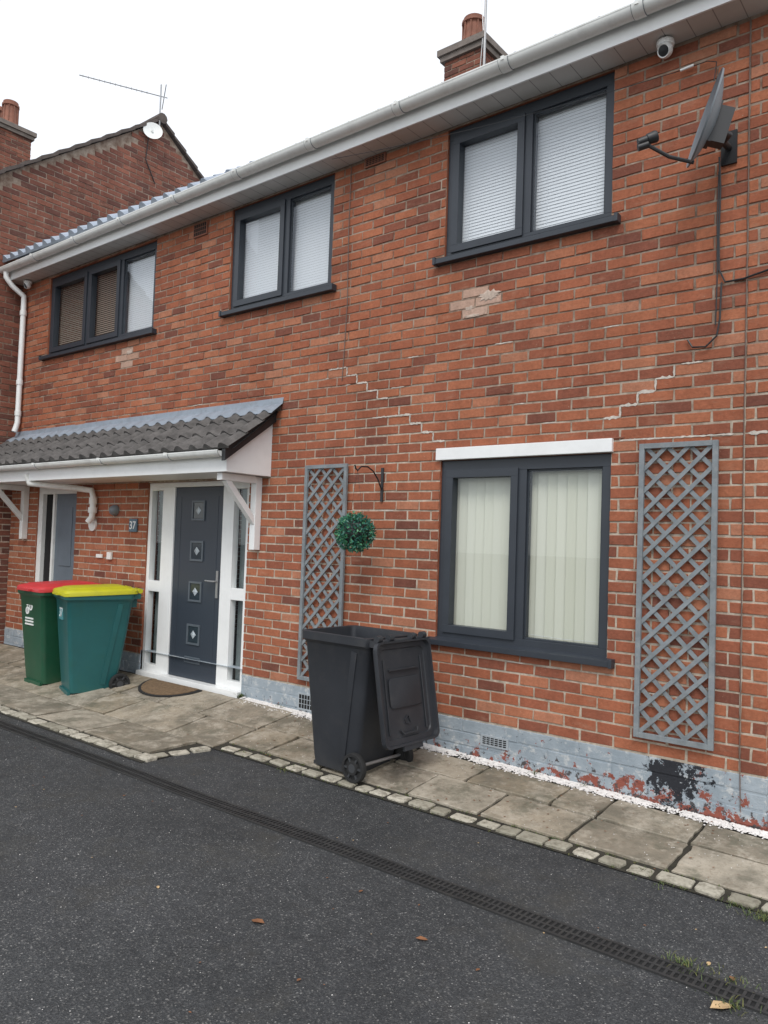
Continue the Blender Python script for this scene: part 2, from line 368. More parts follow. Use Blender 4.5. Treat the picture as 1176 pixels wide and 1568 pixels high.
def gutter(name,parent,x0,x1,yc,zt,r,joints,mat):
    mb=MB();n=12
    def prof(rr):
        return [(yc+rr*math.cos(math.pi+math.pi*k/n),zt+rr*math.sin(math.pi+math.pi*k/n)) for k in range(n+1)]
    po=prof(r);pi=prof(r-.004)
    ring=po+pi[::-1]
    mb.loft([[V(x0,y,z) for y,z in ring],[V(x1,y,z) for y,z in ring]],0)
    mb.box(x0,x1,yc-r-.002,yc-r+.007,zt-.004,zt+.006)
    for x in (x0,x1):
        mb.add([(x,y,z) for y,z in po],[tuple(range(n+1))],0)
    for j in joints:
        pj=prof(r+.006);rj=pj+prof(r)[::-1]
        mb.loft([[V(j-.035,y,z) for y,z in rj],[V(j+.035,y,z) for y,z in rj]],0)
        mb.box(j-.012,j+.012,yc-r-.01,yc-r+.012,zt-.015,zt+.012)
        for e in (-.037,.037): mb.loft([[V(j+e-.002,y,z) for y,z in prof(r+.004)+prof(r)[::-1]],[V(j+e+.002,y,z) for y,z in prof(r+.004)+prof(r)[::-1]]],1)
    mb.obj(name,parent,[mat,M_DISH],smooth=True)
gutter('main_gutter',house,XL,XR+.12,-.273,4.935,.056,[-1.75-.93*i for i in range(9)],M_WHD)
gutter('canopy_gutter',house,-10.0,-5.17,-.567,2.335,.05,[-5.9,-7.0,-8.3,-9.4],M_WHD)
def tiled(mb,x0,x1,y0,z0,y1,z1,rows,period=.15,amp=.025,th=.02,res=8,mat=0,lift=None):
    L=math.hypot(y1-y0,z1-z0);d=((y1-y0)/L,(z1-z0)/L);nn=(-d[1],d[0])
    nx=max(2,int((x1-x0)/period*res));rl=L/rows
    for r in range(rows):
        s0=r*rl-.03;s1=(r+1)*rl
        vs=[]
        for i in range(nx+1):
            x=x0+(x1-x0)*i/nx;ph=(x/period)%1
            h=amp*(math.sin(math.pi*min(1,ph/.6)) if ph<.6 else -.15)
            jit=.004*math.sin(x*37+r*5)+.003*math.sin(x*11+r)
            for s,b in ((s0,-.004),(s0+jit,th+h),(s1,h*.8)):
                y=y0+d[0]*s+nn[0]*b;z=z0+d[1]*s+nn[1]*b
                if lift: z+=lift(x,s)
                vs.append((x,y,z))
        fs=[]
        for i in range(nx):
            for k in range(2): fs.append((i*3+k,(i+1)*3+k,(i+1)*3+k+1,i*3+k+1))
        mb.add(vs,fs,mat)
mb=MB();tiled(mb,-5.85,XR+.08,-.23,4.95,RY,ZR+.02,13,.3,.035,.02)
mb.add([(-5.85,-.2,4.93),(XR,-.2,4.93),(XR,RY,ZR-.01),(-5.85,RY,ZR-.01)],[(0,1,2,3)])
mb.add([(XL,7.3,4.93),(XR,7.3,4.93),(XR,RY,ZR),(XL,RY,ZR)],[(0,1,2,3)])
mb.obj('roof_tiles',house,[M_TILE])
mb=MB();tiled(mb,XL,-5.85,-.25,4.94,RY,ZR+.0,13,.2,.05,.03,lift=lambda x,s: max(0,(-5.6-x)/4.4)*.10*max(0,1-s/.7))
mb.add([(XL,-.2,4.93),(-5.85,-.2,4.93),(-5.85,RY,ZR-.01),(XL,RY,ZR-.01)],[(0,1,2,3)])
mb.obj('roof_tiles_blue_grey',house,[M_TILEB])
def chimney(par,name,x0,x1,y0,y1,z0,z1,pots,mat):
    mb=MB()
    def stack(X0,X1,Y0,Y1,Z0,Z1):
        bricks(mb,(0,Y0,0),(1,0,0),(0,-1,0),X0,X1,Z0,Z1);bricks(mb,(X1,0,0),(0,1,0),(1,0,0),Y0,Y1,Z0,Z1);bricks(mb,(X0,0,0),(0,1,0),(-1,0,0),Y0,Y1,Z0,Z1)
        mb.box(X0+.007,X1-.007,Y0+.007,Y1-.007,Z0,Z1,1)
    stack(x0,x1,y0,y1,z0,z1-.15)
    mb.box(x0-.04,x1+.04,y0-.04,y1+.04,z1-.149,z1-.08,2);mb.box(x0-.07,x1+.07,y0-.07,y1+.07,z1-.08,z1,2)
    mb.loft([[V(x0-.05,y0-.05,z1),V(x1+.05,y0-.05,z1),V(x1+.05,y1+.05,z1),V(x0-.05,y1+.05,z1)],[V(x0+.12,y0+.12,z1+.09),V(x1-.12,y0+.12,z1+.09),V(x1-.12,y1-.12,z1+.09),V(x0+.12,y1-.12,z1+.09)]],2)
    mb.obj(name,par,[mat,M_MO,M_CONC],attr=True)
    pm=MB()
    for (px,py,r,h) in pots:
        pm.lathe((px,py,z1+.05),[(r*1.15,0),(r*1.1,.05),(r,.08),(r*.95,h*.6),(r*.92,h*.8),(r*1.12,h*.82),(r*1.12,h*.9),(r*.95,h*.92),(r*.98,h),(r*.75,h),(r*.7,h-.1)],n=20)
        for k in range(10):
            a=2*math.pi*k/10;pm.box(px+math.cos(a)*r-.008,px+math.cos(a)*r+.008,py+math.sin(a)*r-.008,py+math.sin(a)*r+.008,z1+.15,z1+.05+h*.8)
    pm.obj(name+'_pots',par,[M_TERRA],smooth=True)
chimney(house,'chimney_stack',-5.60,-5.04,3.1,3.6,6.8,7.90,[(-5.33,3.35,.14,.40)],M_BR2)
# canopy
cx0,cx1=-10.0,-5.10
mb=MB();tiled(mb,cx0,cx1+.03,-.56,2.375,.0,2.79,3,.2,.036,.016,12);mb.obj('canopy_tiles',house,[M_TILE])
mb=MB()
mb.add([(cx0,-.5,2.36),(cx1,-.5,2.36),(cx1,0,2.75),(cx0,0,2.75)],[(0,1,2,3)],2)
mb.box(cx0,cx1-.07,-.513,-.498,2.165,2.33,0)
mb.box(cx0,cx1-.08,-.498,.0,2.168,2.18,0)
X=cx1-.07
mb.add([(X,0,2.165),(X,-.5,2.165),(X,-.5,2.28),(X,0,2.66),(X-.02,0,2.165),(X-.02,-.5,2.165),(X-.02,-.5,2.28),(X-.02,0,2.66)],[(0,1,2,3),(7,6,5,4),(1,0,4,5),(2,1,5,6)],0)
mb.obj('canopy_fascia_and_soffit',house,[M_WH,M_BLK,M_TILE],bevel=.002)
mb=MB()
mb.add([(X,-.57,2.25),(X,-.57,2.37),(X,.0,2.79),(X,.0,2.66),(X+.045,-.57,2.25),(X+.045,-.57,2.37),(X+.045,.0,2.79),(X+.045,.0,2.66)],[(0,1,2,3),(7,6,5,4),(0,4,5,1),(1,5,6,2),(3,7,4,0),(3,2,6,7)],0)
mb.obj('canopy_bargeboard',house,[M_BLK],bevel=.002)
mb=MB();n=240;vs=[];fs=[]
for i in range(n+1):
    x=cx0+(cx1+.06-cx0)*i/n;ph=(x/.2)%1;h=.036*(math.sin(math.pi*min(1,ph/.6)) if ph<.6 else -.15)
    w=.012*math.sin(x*9)+.008*math.sin(x*31)
    vs+=[(x,-.002,2.875),(x,-.012,2.82),(x,-.04,2.80+h*.3),(x,-.13+w*.5,2.73+h*.8+w*.3),(x,-.132+w*.5,2.722+h*.8+w*.3)]
for i in range(n):
    for k in range(4): fs.append((i*5+k,(i+1)*5+k,(i+1)*5+k+1,i*5+k+1))
mb.add(vs,fs);mb.obj('canopy_lead_flashing',house,[M_LEAD],smooth=True)
def bracket(x,mat):
    mb=MB();mb.box(x-.035,x+.035,-.075,-.002,1.50,2.16);mb.box(x-.035,x+.035,-.47,-.075,2.10,2.164)
    mb.bar((x,-.05,1.74),(x,-.40,2.11),.055,.055,up=(1,0,0));return mb.obj('canopy_bracket',house,[mat],bevel=.004)
bracket(-5.31,M_WH);bracket(-9.6,M_WHD)
mb=MB();mb.box(-5.40,-5.355,-.02,0,1.55,2.16);mb.obj('bracket_backing',house,[M_VENT])
# door set
mb=MB();y0,y1=.02,.09
def fb(a,b,c,d,yo=0,mat=0): mb.box(a,b,y0+yo,y1,c,d,mat)
Z0,Z1=.20,2.148
fb(-7.038,-6.99,Z0,Z1);fb(-6.99,-5.50,Z1-.05,Z1);fb(-5.50,-5.452,Z0,Z1)
fb(-6.80,-6.60,Z0,Z1-.05);fb(-5.84,-5.68,Z0,Z1-.05)
for a,b in ((-6.99,-6.80),(-5.68,-5.50)):
    fb(a,b,Z0,Z0+.07,.002);fb(a,b,1.02,1.13,.002);fb(a,b,Z1-.08,Z1-.05,.002)
    mb.add([(a,.06,Z0),(b,.06,Z0),(b,.06,Z1),(a,.06,Z1)],[(0,1,2,3)],1)
mb.box(-7.04,-5.45,-.05,.1,.13,.20)
mb.obj('door_frame',house,[M_WH,M_GLASS],bevel=.004)
mb=MB();mb.box(-6.99,-6.80,.12,.13,.15,2.1,0);mb.box(-5.68,-5.50,.12,.13,.15,2.1,0);mb.obj('sidelight_interior',house,[plain('obscure_glass_tone',(.16,.19,.19),.4,.5,2)])
mb=MB();mb.box(-6.598,-5.842,.035,.085,.205,2.095,0)
for zc in (1.86,1.46,1.06,.64):
    xc=-6.22;h=.10
    for (a,b,c,d) in ((xc-h,xc+h,zc+h-.02,zc+h),(xc-h,xc+h,zc-h,zc-h+.02),(xc-h,xc-h+.02,zc-h+.02,zc+h-.02),(xc+h-.02,xc+h,zc-h+.02,zc+h-.02)): mb.box(a,b,.022,.036,c,d,4)
    mb.box(xc-h+.02,xc+h-.02,.030,.0345,zc-h+.02,zc+h-.02,1)
    q=.042
    mb.add([(xc,.026,zc-q),(xc+q,.029,zc),(xc,.026,zc+q),(xc-q,.029,zc),(xc,.02,zc)],[(0,1,4),(1,2,4),(2,3,4),(3,0,4)],2)
for (a,b,c,d) in ((-6.52,-6.50,.30,2.0),(-5.94,-5.92,.30,2.0)): mb.box(a,b,.032,.036,c,d,0)
mb.box(-6.34,-6.10,.024,.036,.36,.42,4);mb.box(-6.33,-6.11,.020,.026,.372,.408,0)
mb.box(-5.905,-5.875,.022,.036,1.02,1.28,3);mb.tube([(-5.89,.022,1.18),(-5.89,-.02,1.18),(-6.01,-.02,1.18)],.009,8,3)
t=NT('door_composite_blue_grey');M_DOOR=t.out((.036,.046,.062),.42,t.bump(t.noise(60,4),.15,.002))
mb.obj('front_door',house,[M_DOOR,plain('door_glass_dark',(.03,.04,.05),.1,.2,20),plain('bevelled_glass',(.40,.45,.48),.15,.3,25),M_GALV,plain('grey_trim',(.10,.12,.14),.4,.1,10)],bevel=.003)
mb=MB();mb.box(-9.358,-9.26,.02,.1,.15,2.15,0);mb.box(-9.26,-8.453,.02,.1,2.06,2.15,0);mb.box(-9.02,-8.98,.02,.1,.15,2.06,0)
mb.box(-9.26,-9.02,.07,.08,.15,2.06,2);mb.box(-8.98,-8.453,.05,.10,.15,2.06,1);mb.box(-8.86,-8.6,.04,.052,1.2,1.9,1);mb.box(-9.36,-8.45,-.05,.1,.12,.17,0)
mb.obj('neighbour_front_door',house,[M_WHD,plain('grey_door',(.14,.17,.20),.5,.1,4),M_DARK],bevel=.003)
# downpipes
mb=MB();mb.tube([(-9.93,-.27,4.89),(-9.93,-.27,4.82),(-9.90,-.20,4.72),(-9.87,-.06,4.62),(-9.87,-.055,4.5),(-9.87,-.055,2.98),(-9.87,-.09,2.86)],.034,12)
for z in (4.4,3.5,3.1): mb.lathe((-9.87,-.055,z),[(.034,-.03),(.041,-.03),(.041,.03),(.034,.03)],n=16)
mb.obj('downpipe',house,[M_WH],smooth=True)
mb=MB();mb.tube([(-8.62,-.52,2.24),(-8.6,-.5,2.14),(-8.2,-.12,2.10),(-8.03,-.06,2.08),(-8.0,-.055,2.0),(-8.0,-.055,1.86)],.034,12)
mb.lathe((-8.0,-.055,1.98),[(.034,-.05),(.045,-.05),(.045,.02),(.034,.02)],n=16);mb.lathe((-8.0,-.055,1.86),[(.034,-.03),(.05,-.03),(.05,.03),(.034,.03)],n=16)
mb.tube([(-8.0,-.055,1.86),(-8.0,-.06,1.78),(-8.03,-.09,1.72)],.034,12)
mb.lathe((-8.06,-.0,1.70),[(.075,0),(.075,-.02),(.03,-.025)],ax=(0,1,0),n=20)
mb.obj('canopy_downpipe',house,[M_WHD],smooth=True)
def vent(x,z,w,h,mat,nm):
    mb=MB();mb.box(x-w/2,x+w/2,-.012,.002,z-h/2,z+h/2,0)
    k=4 if h<.1 else 3
    for i in range(k):
        for j in range(6):
            a=x-w/2+.012+j*(w-.024)/6;c=z-h/2+.01+i*(h-.02)/k
            mb.box(a+.004,a+(w-.024)/6-.004,-.0135,-.0122,c+.003,c+(h-.02)/k-.003,1)
    mb.obj(nm,house,[mat,M_DARK])
vent(-6.34,4.70,.22,.14,M_VENT,'air_brick_1');vent(-4.06,4.755,.22,.08,M_VENT,'air_brick_2');vent(-2.78,.24,.22,.075,M_VENTW,'air_brick_3');vent(-4.6,.235,.22,.14,M_VENTW,'air_brick_4')
# mortar repairs
mb=MB()
def jz(z): return ZP+round((z-ZP)/.075)*.075
def strip(p,q,w,horizontal=True):
    n=max(3,int(abs(q-p[0] if horizontal else q-p[1])/.014));vs=[];fs=[]
    for i in range(n+1):
        s=i/n;a=w/2*random.uniform(.35,1.5)*(0.3 if i in (0,n) else 1);b=w/2*random.uniform(.35,1.5)*(0.3 if i in (0,n) else 1);y=-random.uniform(.0030,.0042)
        if horizontal: x=p[0]+(q-p[0])*s;vs+=[(x,y,p[1]-a),(x,y,p[1]+b)]
        else: z=p[1]+(q-p[1])*s;vs+=[(p[0]+a,y,z),(p[0]-b,y,z)]
    for i in range(n): fs.append((2*i,2*i+2,2*i+3,2*i+1))
    mb.add(vs,fs)
def hj(x0,x1,z,th=.011): strip((x0,jz(z)),x1,th)
def vj(x,z):
    r=round((z-ZP)/.075);off=(r%2)*.1125
    xx=XL+off+round((x-XL-off)/.225)*.225
    strip((xx,ZP+r*.075),ZP+(r+1)*.075,.012,False);return xx
def stair(x,z,n,dirx,th=.015):
    x0=x
    for i in range(n):
        xx=vj(x0,z);nx=xx+dirx*.1125
        hj(min(xx,nx),max(xx,nx),z,th);x0=nx;z-=.075
stair(-1.50,2.66,4,-1,.019);hj(-1.55,-1.42,2.735);stair(-4.36,3.0,4,1,.012);hj(-4.5,-4.3,3.06);hj(-4.0,-3.6,2.62,.011);stair(-3.62,2.58,4,1,.016)
hj(-1.93,-1.24,2.335,.010);hj(-1.16,-1.05,2.335,.018)
for _ in range(45):
    x=random.uniform(-7,-1.3);z=random.uniform(.5,3.3)
    if any(h[0]-.3<x<h[1]+.1 and h[2]-.05<z<h[3]+.05 for h in holes): continue
    hj(x,x+random.uniform(.04,.16),z,.007)
mb.obj('mortar_repairs',house,[M_MOW])
# cables
mb=MB()
mb.tube([(-4.32,-.01,4.79),(-4.325,-.01,4.2),(-4.31,-.01,3.6),(-4.33,-.01,3.1),(-4.34,-.01,2.95)],.004,6)
mb.tube([(-1.183,-.008,4.79),(-1.18,-.008,3.5),(-1.184,-.008,2.2),(-1.18,-.008,.5),(-1.17,-.012,.15)],.003,6)
mb.obj('brown_wall_cable',house,[plain('cable_brown',(.16,.11,.09),.6,.2,5)])
mb=MB()
mb.tube([(-1.34,-.03,3.98),(-1.335,-.012,3.8),(-1.34,-.012,3.5),(-1.335,-.012,3.3),(-1.30,-.012,3.22),(-1.2,-.012,3.22),(-1.05,-.012,3.25)],.006,6)
mb.tube([(-1.32,-.012,3.22),(-1.325,-.015,3.0),(-1.34,-.02,2.9),(-1.40,-.03,2.84),(-1.48,-.02,2.85),(-1.51,-.015,2.9)],.0055,6)
mb.tube([(-1.345,-.012,3.9),(-1.35,-.012,3.6),(-1.345,-.012,3.25),(-1.35,-.012,2.97)],.004,6)
w0,w1=V(-1.62,-.03,4.60),V(-4.35,-.22,4.76)
mb.tube([w0.lerp(w1,s)-V(0,0,.16*s*(1-s)) for s in np.linspace(0,1,14)],.0022,5)
mb.tube([(-1.30,-.3,4.30),(-1.33,-.15,4.5),(-1.42,-.03,4.60),(-1.62,-.03,4.60)],.0028,5)
mb.obj('dish_cable',house,[M_BLK])
mb=MB();mb.tube([(-1.58,-.03,4.6),(-1.50,-.03,4.605)],.008,8);mb.obj('cable_joiner',house,[M_WH])
# ------------------------------------------------------------------ neighbour staggered house
nh=root('brick_house')
NX=-10.035;nyr=1.95;nzr=7.90;np_=.755;ya_,yb_=-1.9,5.8
mb=MB()
bricks(mb,(NX,0,0),(0,1,0),(1,0,0),ya_,yb_,.1,nzr,(),clip=clipg(0,nyr,nzr,np_))
ez=nzr-np_*(nyr-ya_)
mb.add([(NX-.006,ya_,0),(NX-.006,yb_,0),(NX-.006,yb_,ez),(NX-.006,nyr,nzr-.02),(NX-.006,ya_,ez)],[(0,1,2,3,4)],1)
mb.add([(NX-8,ya_,0),(NX,ya_,0),(NX,ya_,ez),(NX-8,ya_,ez)],[(0,1,2,3)],0)
mb.add([(NX-8,yb_,0),(NX,yb_,0),(NX,yb_,ez),(NX-8,yb_,ez)],[(3,2,1,0)],0)
mb.add([(NX-8,ya_,0),(NX-8,yb_,0),(NX-8,yb_,ez),(NX-8,nyr,nzr-.02),(NX-8,ya_,ez)],[(4,3,2,1,0)],0)
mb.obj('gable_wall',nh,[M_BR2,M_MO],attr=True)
mb=MB()
for sgn,(yy) in ((1,ya_-.25),(-1,yb_+.25)):
    zz_=nzr-np_*abs(nyr-yy)
    L=math.hypot(nyr-yy,nzr-zz_);k=int(L/.28)
    for i in range(k):
        a=i/k;b=(i+1)/k
        p=V(0,yy+(nyr-yy)*a,zz_+(nzr-zz_)*a+.035);q=V(0,yy+(nyr-yy)*b,zz_+(nzr-zz_)*b+.02)
        mb.add([(NX-8,p.y,p.z-.03),(NX+.06,p.y,p.z-.03),(NX+.06,q.y,q.z-.03),(NX-8,q.y,q.z-.03),(NX-8,p.y,p.z+.025),(NX+.06,p.y,p.z+.025),(NX+.06,q.y,q.z+.01),(NX-8,q.y,q.z+.01)],[(0,3,2,1),(4,5,6,7),(0,1,5,4),(1,2,6,5),(2,3,7,6),(3,0,4,7)])
mb.tube([(NX+.07,nyr,nzr+.02),(NX-8,nyr,nzr+.02)],.08,10)
mb.obj('neighbour_roof',nh,[M_TILER])
chimney(nh,'neighbour_chimney',-15.7,-14.72,1.65,2.25,7.6,9.30,[(-15.0,1.95,.14,.5),(-15.4,1.95,.14,.5)],M_BR2)
# aerials
ae=root('tv_aerial');mb=MB()
px,py=-9.98,1.9
mb.tube([(px,py,7.6),(px,py,8.42)],.012,8)
d=V(-.45,-.89,0).normalized();c0=V(px,py,8.24);mb.tube([c0+d*-.1,c0+d*1.15],.007,6)
pr=V(0,0,1)
for i in range(13):
    p=c0+d*(.2+i*.075);mb.tube([p-pr*.02,p+pr*.02],.004,5)
side=d.cross(V(0,0,1))
for s in (-1,1):
    mb.tube([c0-d*.05,c0-d*.05+side*.18*s+V(0,0,.10)],.007,5);mb.tube([c0-d*.05,c0-d*.05+side*.18*s-V(0,0,.10)],.007,5)
mb.obj('aerial_parts',ae,[M_GALV])
sd=root('satellite_dish');mb=MB()
mb.lathe((NX+.12,1.75,7.62),[(.001,.04),(.08,.03),(.135,0),(.14,-.005),(.08,.015),(.001,.03)],ax=(-.85,.5,-.2),n=24);mb.tube([(NX,1.75,7.62),(NX+.12,1.75,7.62)],.015,8)
mb.tube([(NX+.02,1.75,7.6),(NX+.015,1.72,7.2),(NX+.015,1.9,6.9)],.008,6,1)
mb.obj('small_dish',sd,[M_WHD,M_BLK],smooth=True)
ae2=root('tv_aerial');mb=MB()
mb.tube([(-4.97,3.05,7.3),(-4.97,3.05,9.2)],.016,8);c0=V(-4.97,3.05,8.75);d=V(-.2,-.97,.1)
mb.tube([c0-d*.2,c0+d*.9],.01,6)
for i in range(9):
    p=c0+d*(i*.1);mb.tube([p-V(.12,0,0),p+V(.12,0,0)],.004,5)
mb.tube([(-4.99,3.03,8.7),(-5.02,3.04,8.3),(-4.99,3.04,7.9),(-5.03,3.05,7.4)],.006,5)
mb.obj('aerial_parts',ae2,[M_GALV])
# ------------------------------------------------------------------ trellis
def trellis(x0,x1,z0,z1):
    r=root('trellis');mb=MB();w=.032;ya,yb=-.045,-.022
    mb.box(x0,x0+w,ya,yb,z0,z1);mb.box(x1-w,x1,ya,yb,z0,z1);mb.box(x0+w,x1-w,ya,yb,z0,z0+w);mb.box(x0+w,x1-w,ya,yb,z1-w,z1)
    mb.obj('frame',r,[M_TRE],bevel=.002)
    mb=MB();p=.135;a,b,c,d=x0+w*.6,x1-w*.6,z0+w*.6,z1-w*.6
    for sgn,yy in ((1,-.030),(-1,-.020)):
        for k in range(-40,80):
            c0=(z0-sgn*(x0 if sgn>0 else x1))+k*p+random.uniform(-.003,.003)
            out=[]
            for x in (a,b):
                z=sgn*x+c0;z2=min(max(z,c),d);out.append((x+(z2-z)/sgn,z2))
            (xa,za),(xb,zb)=out
            if xb-xa<.03 or xa<a-.001 or xb>b+.001: continue
            mb.bar((xa,yy,za),(xb,yy,zb),.008,.025,up=(sgn*-1,0,1))
    mb.obj('lattice',r,[M_TRE])
trellis(-1.785,-1.315,.465,2.275);trellis(-4.70,-4.22,.42,2.245)
# ------------------------------------------------------------------ bins
def rr(x0,x1,y0,y1,r,z,n=5):
    pts=[]
    for cx,cy,a0 in ((x1-r,y1-r,0),(x0+r,y1-r,90),(x0+r,y0+r,180),(x1-r,y0+r,270)):
        for k in range(n+1):
            a=math.radians(a0+90*k/n);pts.append(V(cx+r*math.cos(a),cy+r*math.sin(a),z))
    return pts
def wheelie(loc,rotz,body,lid,lidangle,label=None,scale=1):
    r=root('wheelie_bin',loc,(0,0,rotz));r.scale=(scale,)*3;mb=MB();op=abs(lidangle)>10
    S=[(.03,.205,-.24,.15),(.10,.212,-.25,.18),(.26,.222,-.265,.22),(.60,.245,-.295,.265),(.90,.262,-.32,.30)]
    rings=[rr(-w,w,a,b,.04,z) for z,w,a,b in S]
    rings+= [rr(-.268,.268,-.327,.305,.04,.91),rr(-.285,.285,-.345,.315,.045,.93),rr(-.287,.287,-.348,.317,.045,.985),rr(-.275,.275,-.335,.305,.04,.99),rr(-.262,.262,-.322,.292,.035,.985)]
    if op: rings+=[rr(-.25,.25,-.31,.28,.035,.85),rr(-.2,.2,-.23,.15,.035,.06)]
    mb.loft(rings,0)
    for x in (-.17,.17): mb.box(x-.012,x+.012,.25,.36,.84,.965,0)
    mb.tube([(-.25,.365,.965),(.25,.365,.965)],.017,10,0)
    for x in (-.24,0,.24): mb.box(x-.02,x+.02,.30,.375,.93,.975,0)
    for sx in (-1,1): mb.bar((sx*.213,.05,.10),(sx*.262,.18,.88),.012,.05,up=(0,1,0),mat=0)
    mb.box(-.18,.18,-.262,-.235,.005,.045,0)
    mb.tube([(-.25,.205,.10),(.25,.205,.10)],.012,8,2)
    mb.obj('body',r,[body,M_RUB,M_GALV],smooth=True)
    wm=MB()
    for sx in (-1,1):
        wm.lathe((sx*.255,.205,.10),[(.001,-.022),(.045,-.022),(.05,-.012),(.075,-.012),(.078,-.022),(.096,-.022),(.101,-.012),(.101,.012),(.096,.022),(.078,.022),(.075,.006),(.05,.006),(.045,.024),(.001,.024)],ax=(sx,0,0),n=28,mat=0)
        for k in range(6):
            a=k*math.pi/3;c=V(sx*.267,.205,.10);e=V(0,math.cos(a),math.sin(a))
            wm.bar(c+e*.02,c+e*.078,.014,.012,up=(1,0,0),mat=1)
        wm.lathe((sx*.255,.205,.10),[(.001,.025),(.03,.025),(.032,.02)],ax=(sx,0,0),n=16,mat=1)
    wm.obj('wheels',r,[M_RUB,plain('wheel_hub',(.05,.052,.056),.5)],smooth=True)
    lm=MB()
    R=lambda ins,z,f=0: rr(-.295+ins,.295-ins,-.70+ins+f,.0-ins,.05,z)
    lm.loft([R(.018,-.008),R(.014,-.035),R(0,-.037),R(0,-.005),R(.012,.012),R(.05,.024),R(.065,.024),R(.08,.034),R(.12,.040)],0,True,False,True)
    lm.loft([R(.016,-.008),R(.05,-.004),R(.055,.006),R(.1,.008)][::-1],0,True,True,False)
    if op:
        lm.box(-.16,.16,-.20,-.19,-.012,.004,0);lm.tube([(-.09,-.60,-.004),(-.07,-.625,-.014),(.07,-.625,-.014),(.09,-.60,-.004)],.007,8,0)
        for k in range(3):
            a=k*2.094;lm.bar((.03*math.cos(a),-.54+.03*math.sin(a),.002),(.03*math.cos(a+1.6),-.54+.03*math.sin(a+1.6),.002),.008,.008,mat=0)
        lm.tube([(-.2,-.62,.0),(-.2,-.12,.0)],.006,6,0);lm.tube([(.2,-.62,.0),(.2,-.12,.0)],.006,6,0)
        lm.loft([rr(-.17,.17,-.45,-.25,.03,-.004),rr(-.165,.165,-.445,-.255,.03,-.006)],0)
    for x in (-.12,.12,-.24,.24): lm.lathe((x,.022,-.012),[(.024,-.022),(.024,.022)],ax=(1,0,0),n=16,mat=0)
    lm.box(-.10,.10,-.735,-.69,-.03,-.012,0)
    lm.obj('lid',r,[lid],smooth=True,loc=(0,.365 if op else .345,.965 if op else 1.02),rot=(math.radians(lidangle),0,0))
    if label:
        lb=MB()
        if label=='num':
            lb.box(-.10,.06,-.314,-.306,.72,.87,0);lb.obj('label',r,[plain('label_teal',(.07,.26,.28),.5)])
            cu=bpy.data.curves.new('bin_number','FONT');cu.body='37';cu.size=.13;cu.extrude=.001
            o=bpy.data.objects.new('bin_number',cu);sc.collection.objects.link(o);o.parent=r;o.location=(-.09,-.3155,.745);o.rotation_euler=(math.radians(90),0,0);cu.materials.append(M_WH)
        if label=='logo':
            for i in range(3):
                lb.lathe((-.05+.05*math.cos(i*2.1),-.303,.80+.05*math.sin(i*2.1)),[(.04,-.010),(.04,.004),(.025,.004),(.025,-.010)],ax=(0,1,0),n=16)
            for i in range(3): lb.box(-.13,.05,-.306,-.294,.67-i*.03,.685-i*.03,0)
            lb.obj('logo',r,[M_WHD])
    return r
wheelie((-3.53,-.60,.020),math.radians(-92),M_BIN,M_BIN,-260,None,.965)
wheelie((-7.10,-.51,.030),math.radians(-17),M_TEAL,M_YEL,2,'num')
wheelie((-7.76,-.51,.030),math.radians(-3),M_GRN,M_RED,2,'logo')
# ------------------------------------------------------------------ dish
sd=root('satellite_dish');mb=MB()
n_=V(-.82,-.47,.28).normalized();c0=V(-1.33,-.36,4.06)
prof=[(.001,-.055)]+[(.26*k/10,-.055*(1-(k/10)**2)) for k in range(1,11)]+[(.264,.004),(.262,-.006)]+[(.26*k/10,-.062*(1-(k/10)**2)-.002) for k in range(9,0,-1)]+[(.001,-.063)]
mb.lathe(c0,prof,ax=n_,n=40,sx=.92)
upv=(V(0,0,1)-n_*n_.z).normalized()
bt=c0-upv*.255
lnb=c0+n_*.27-upv*.19
mb.tube([bt-n_*.02,bt+n_*.12+upv*.0,lnb-n_*.02-upv*.03],.011,8,1)
ld=(c0-lnb).normalized()
mb.lathe(lnb,[(.001,-.05),(.022,-.05),(.024,0),(.03,.005),(.034,.05),(.03,.06),(.001,.06)],ax=ld,n=18,mat=1)
mb.lathe(lnb-ld*.02-V(0,0,.03),[(.02,-.03),(.02,.03)],ax=ld,n=12,mat=1)
bk=c0-n_*.09
mb.bar(c0-n_*.05+upv*.1,c0-n_*.05-upv*.14,.09,.03,up=n_,mat=1)
mb.bar(bk+upv*.08,bk-upv*.13,.07,.10,up=n_,mat=1)
wp=V(-1.29,-.01,4.03)
mb.tube([bk-upv*.04,V(bk.x+.02,-.22,4.0),V(-1.28,-.18,3.99),wp],.019,10,1)
mb.box(wp.x-.045,wp.x+.045,-.016,-.003,wp.z-.1,wp.z+.1,1)
mb.obj('dish_assembly',sd,[M_DISH,M_BLK,M_GALV],smooth=True)
def cctv(x,z,s=1):
    r=root('security_camera');mb=MB();c=V(x,-.075,z)
    mb.lathe((x,-.075,z),[(.05*s,0),(.052*s,-.01),(.05*s,-.03),(.03*s,-.04)],ax=(0,0,1),n=24,mat=0)
    f=V(-.1,-.85,-.5).normalized();q=c+V(0,-.005,-.055*s)
    mb.lathe(q,[(.001,-.045*s)]+[(.045*s*math.sin(a),-.045*s*math.cos(a)) for a in (.4,.8,1.2,1.57,1.9)]+[(.036*s,.03*s),(.034*s,.026*s)],ax=f,n=24,mat=0)
    mb.lathe(q+f*.02*s,[(.034*s,0),(.034*s,.006),(.016*s,.008),(.001,.012)],ax=f,n=20,mat=1)
    mb.obj('camera_body',r,[M_WH,M_BLK],smooth=True)
cctv(-1.66,4.79,1.05);cctv(-9.75,4.79,1)
pl=root('house_number_sign');mb=MB();mb.box(-7.33,-7.19,-.022,-.004,1.63,1.77);mb.obj('plate',pl,[plain('slate_blue',(.10,.16,.21),.5)],bevel=.004)
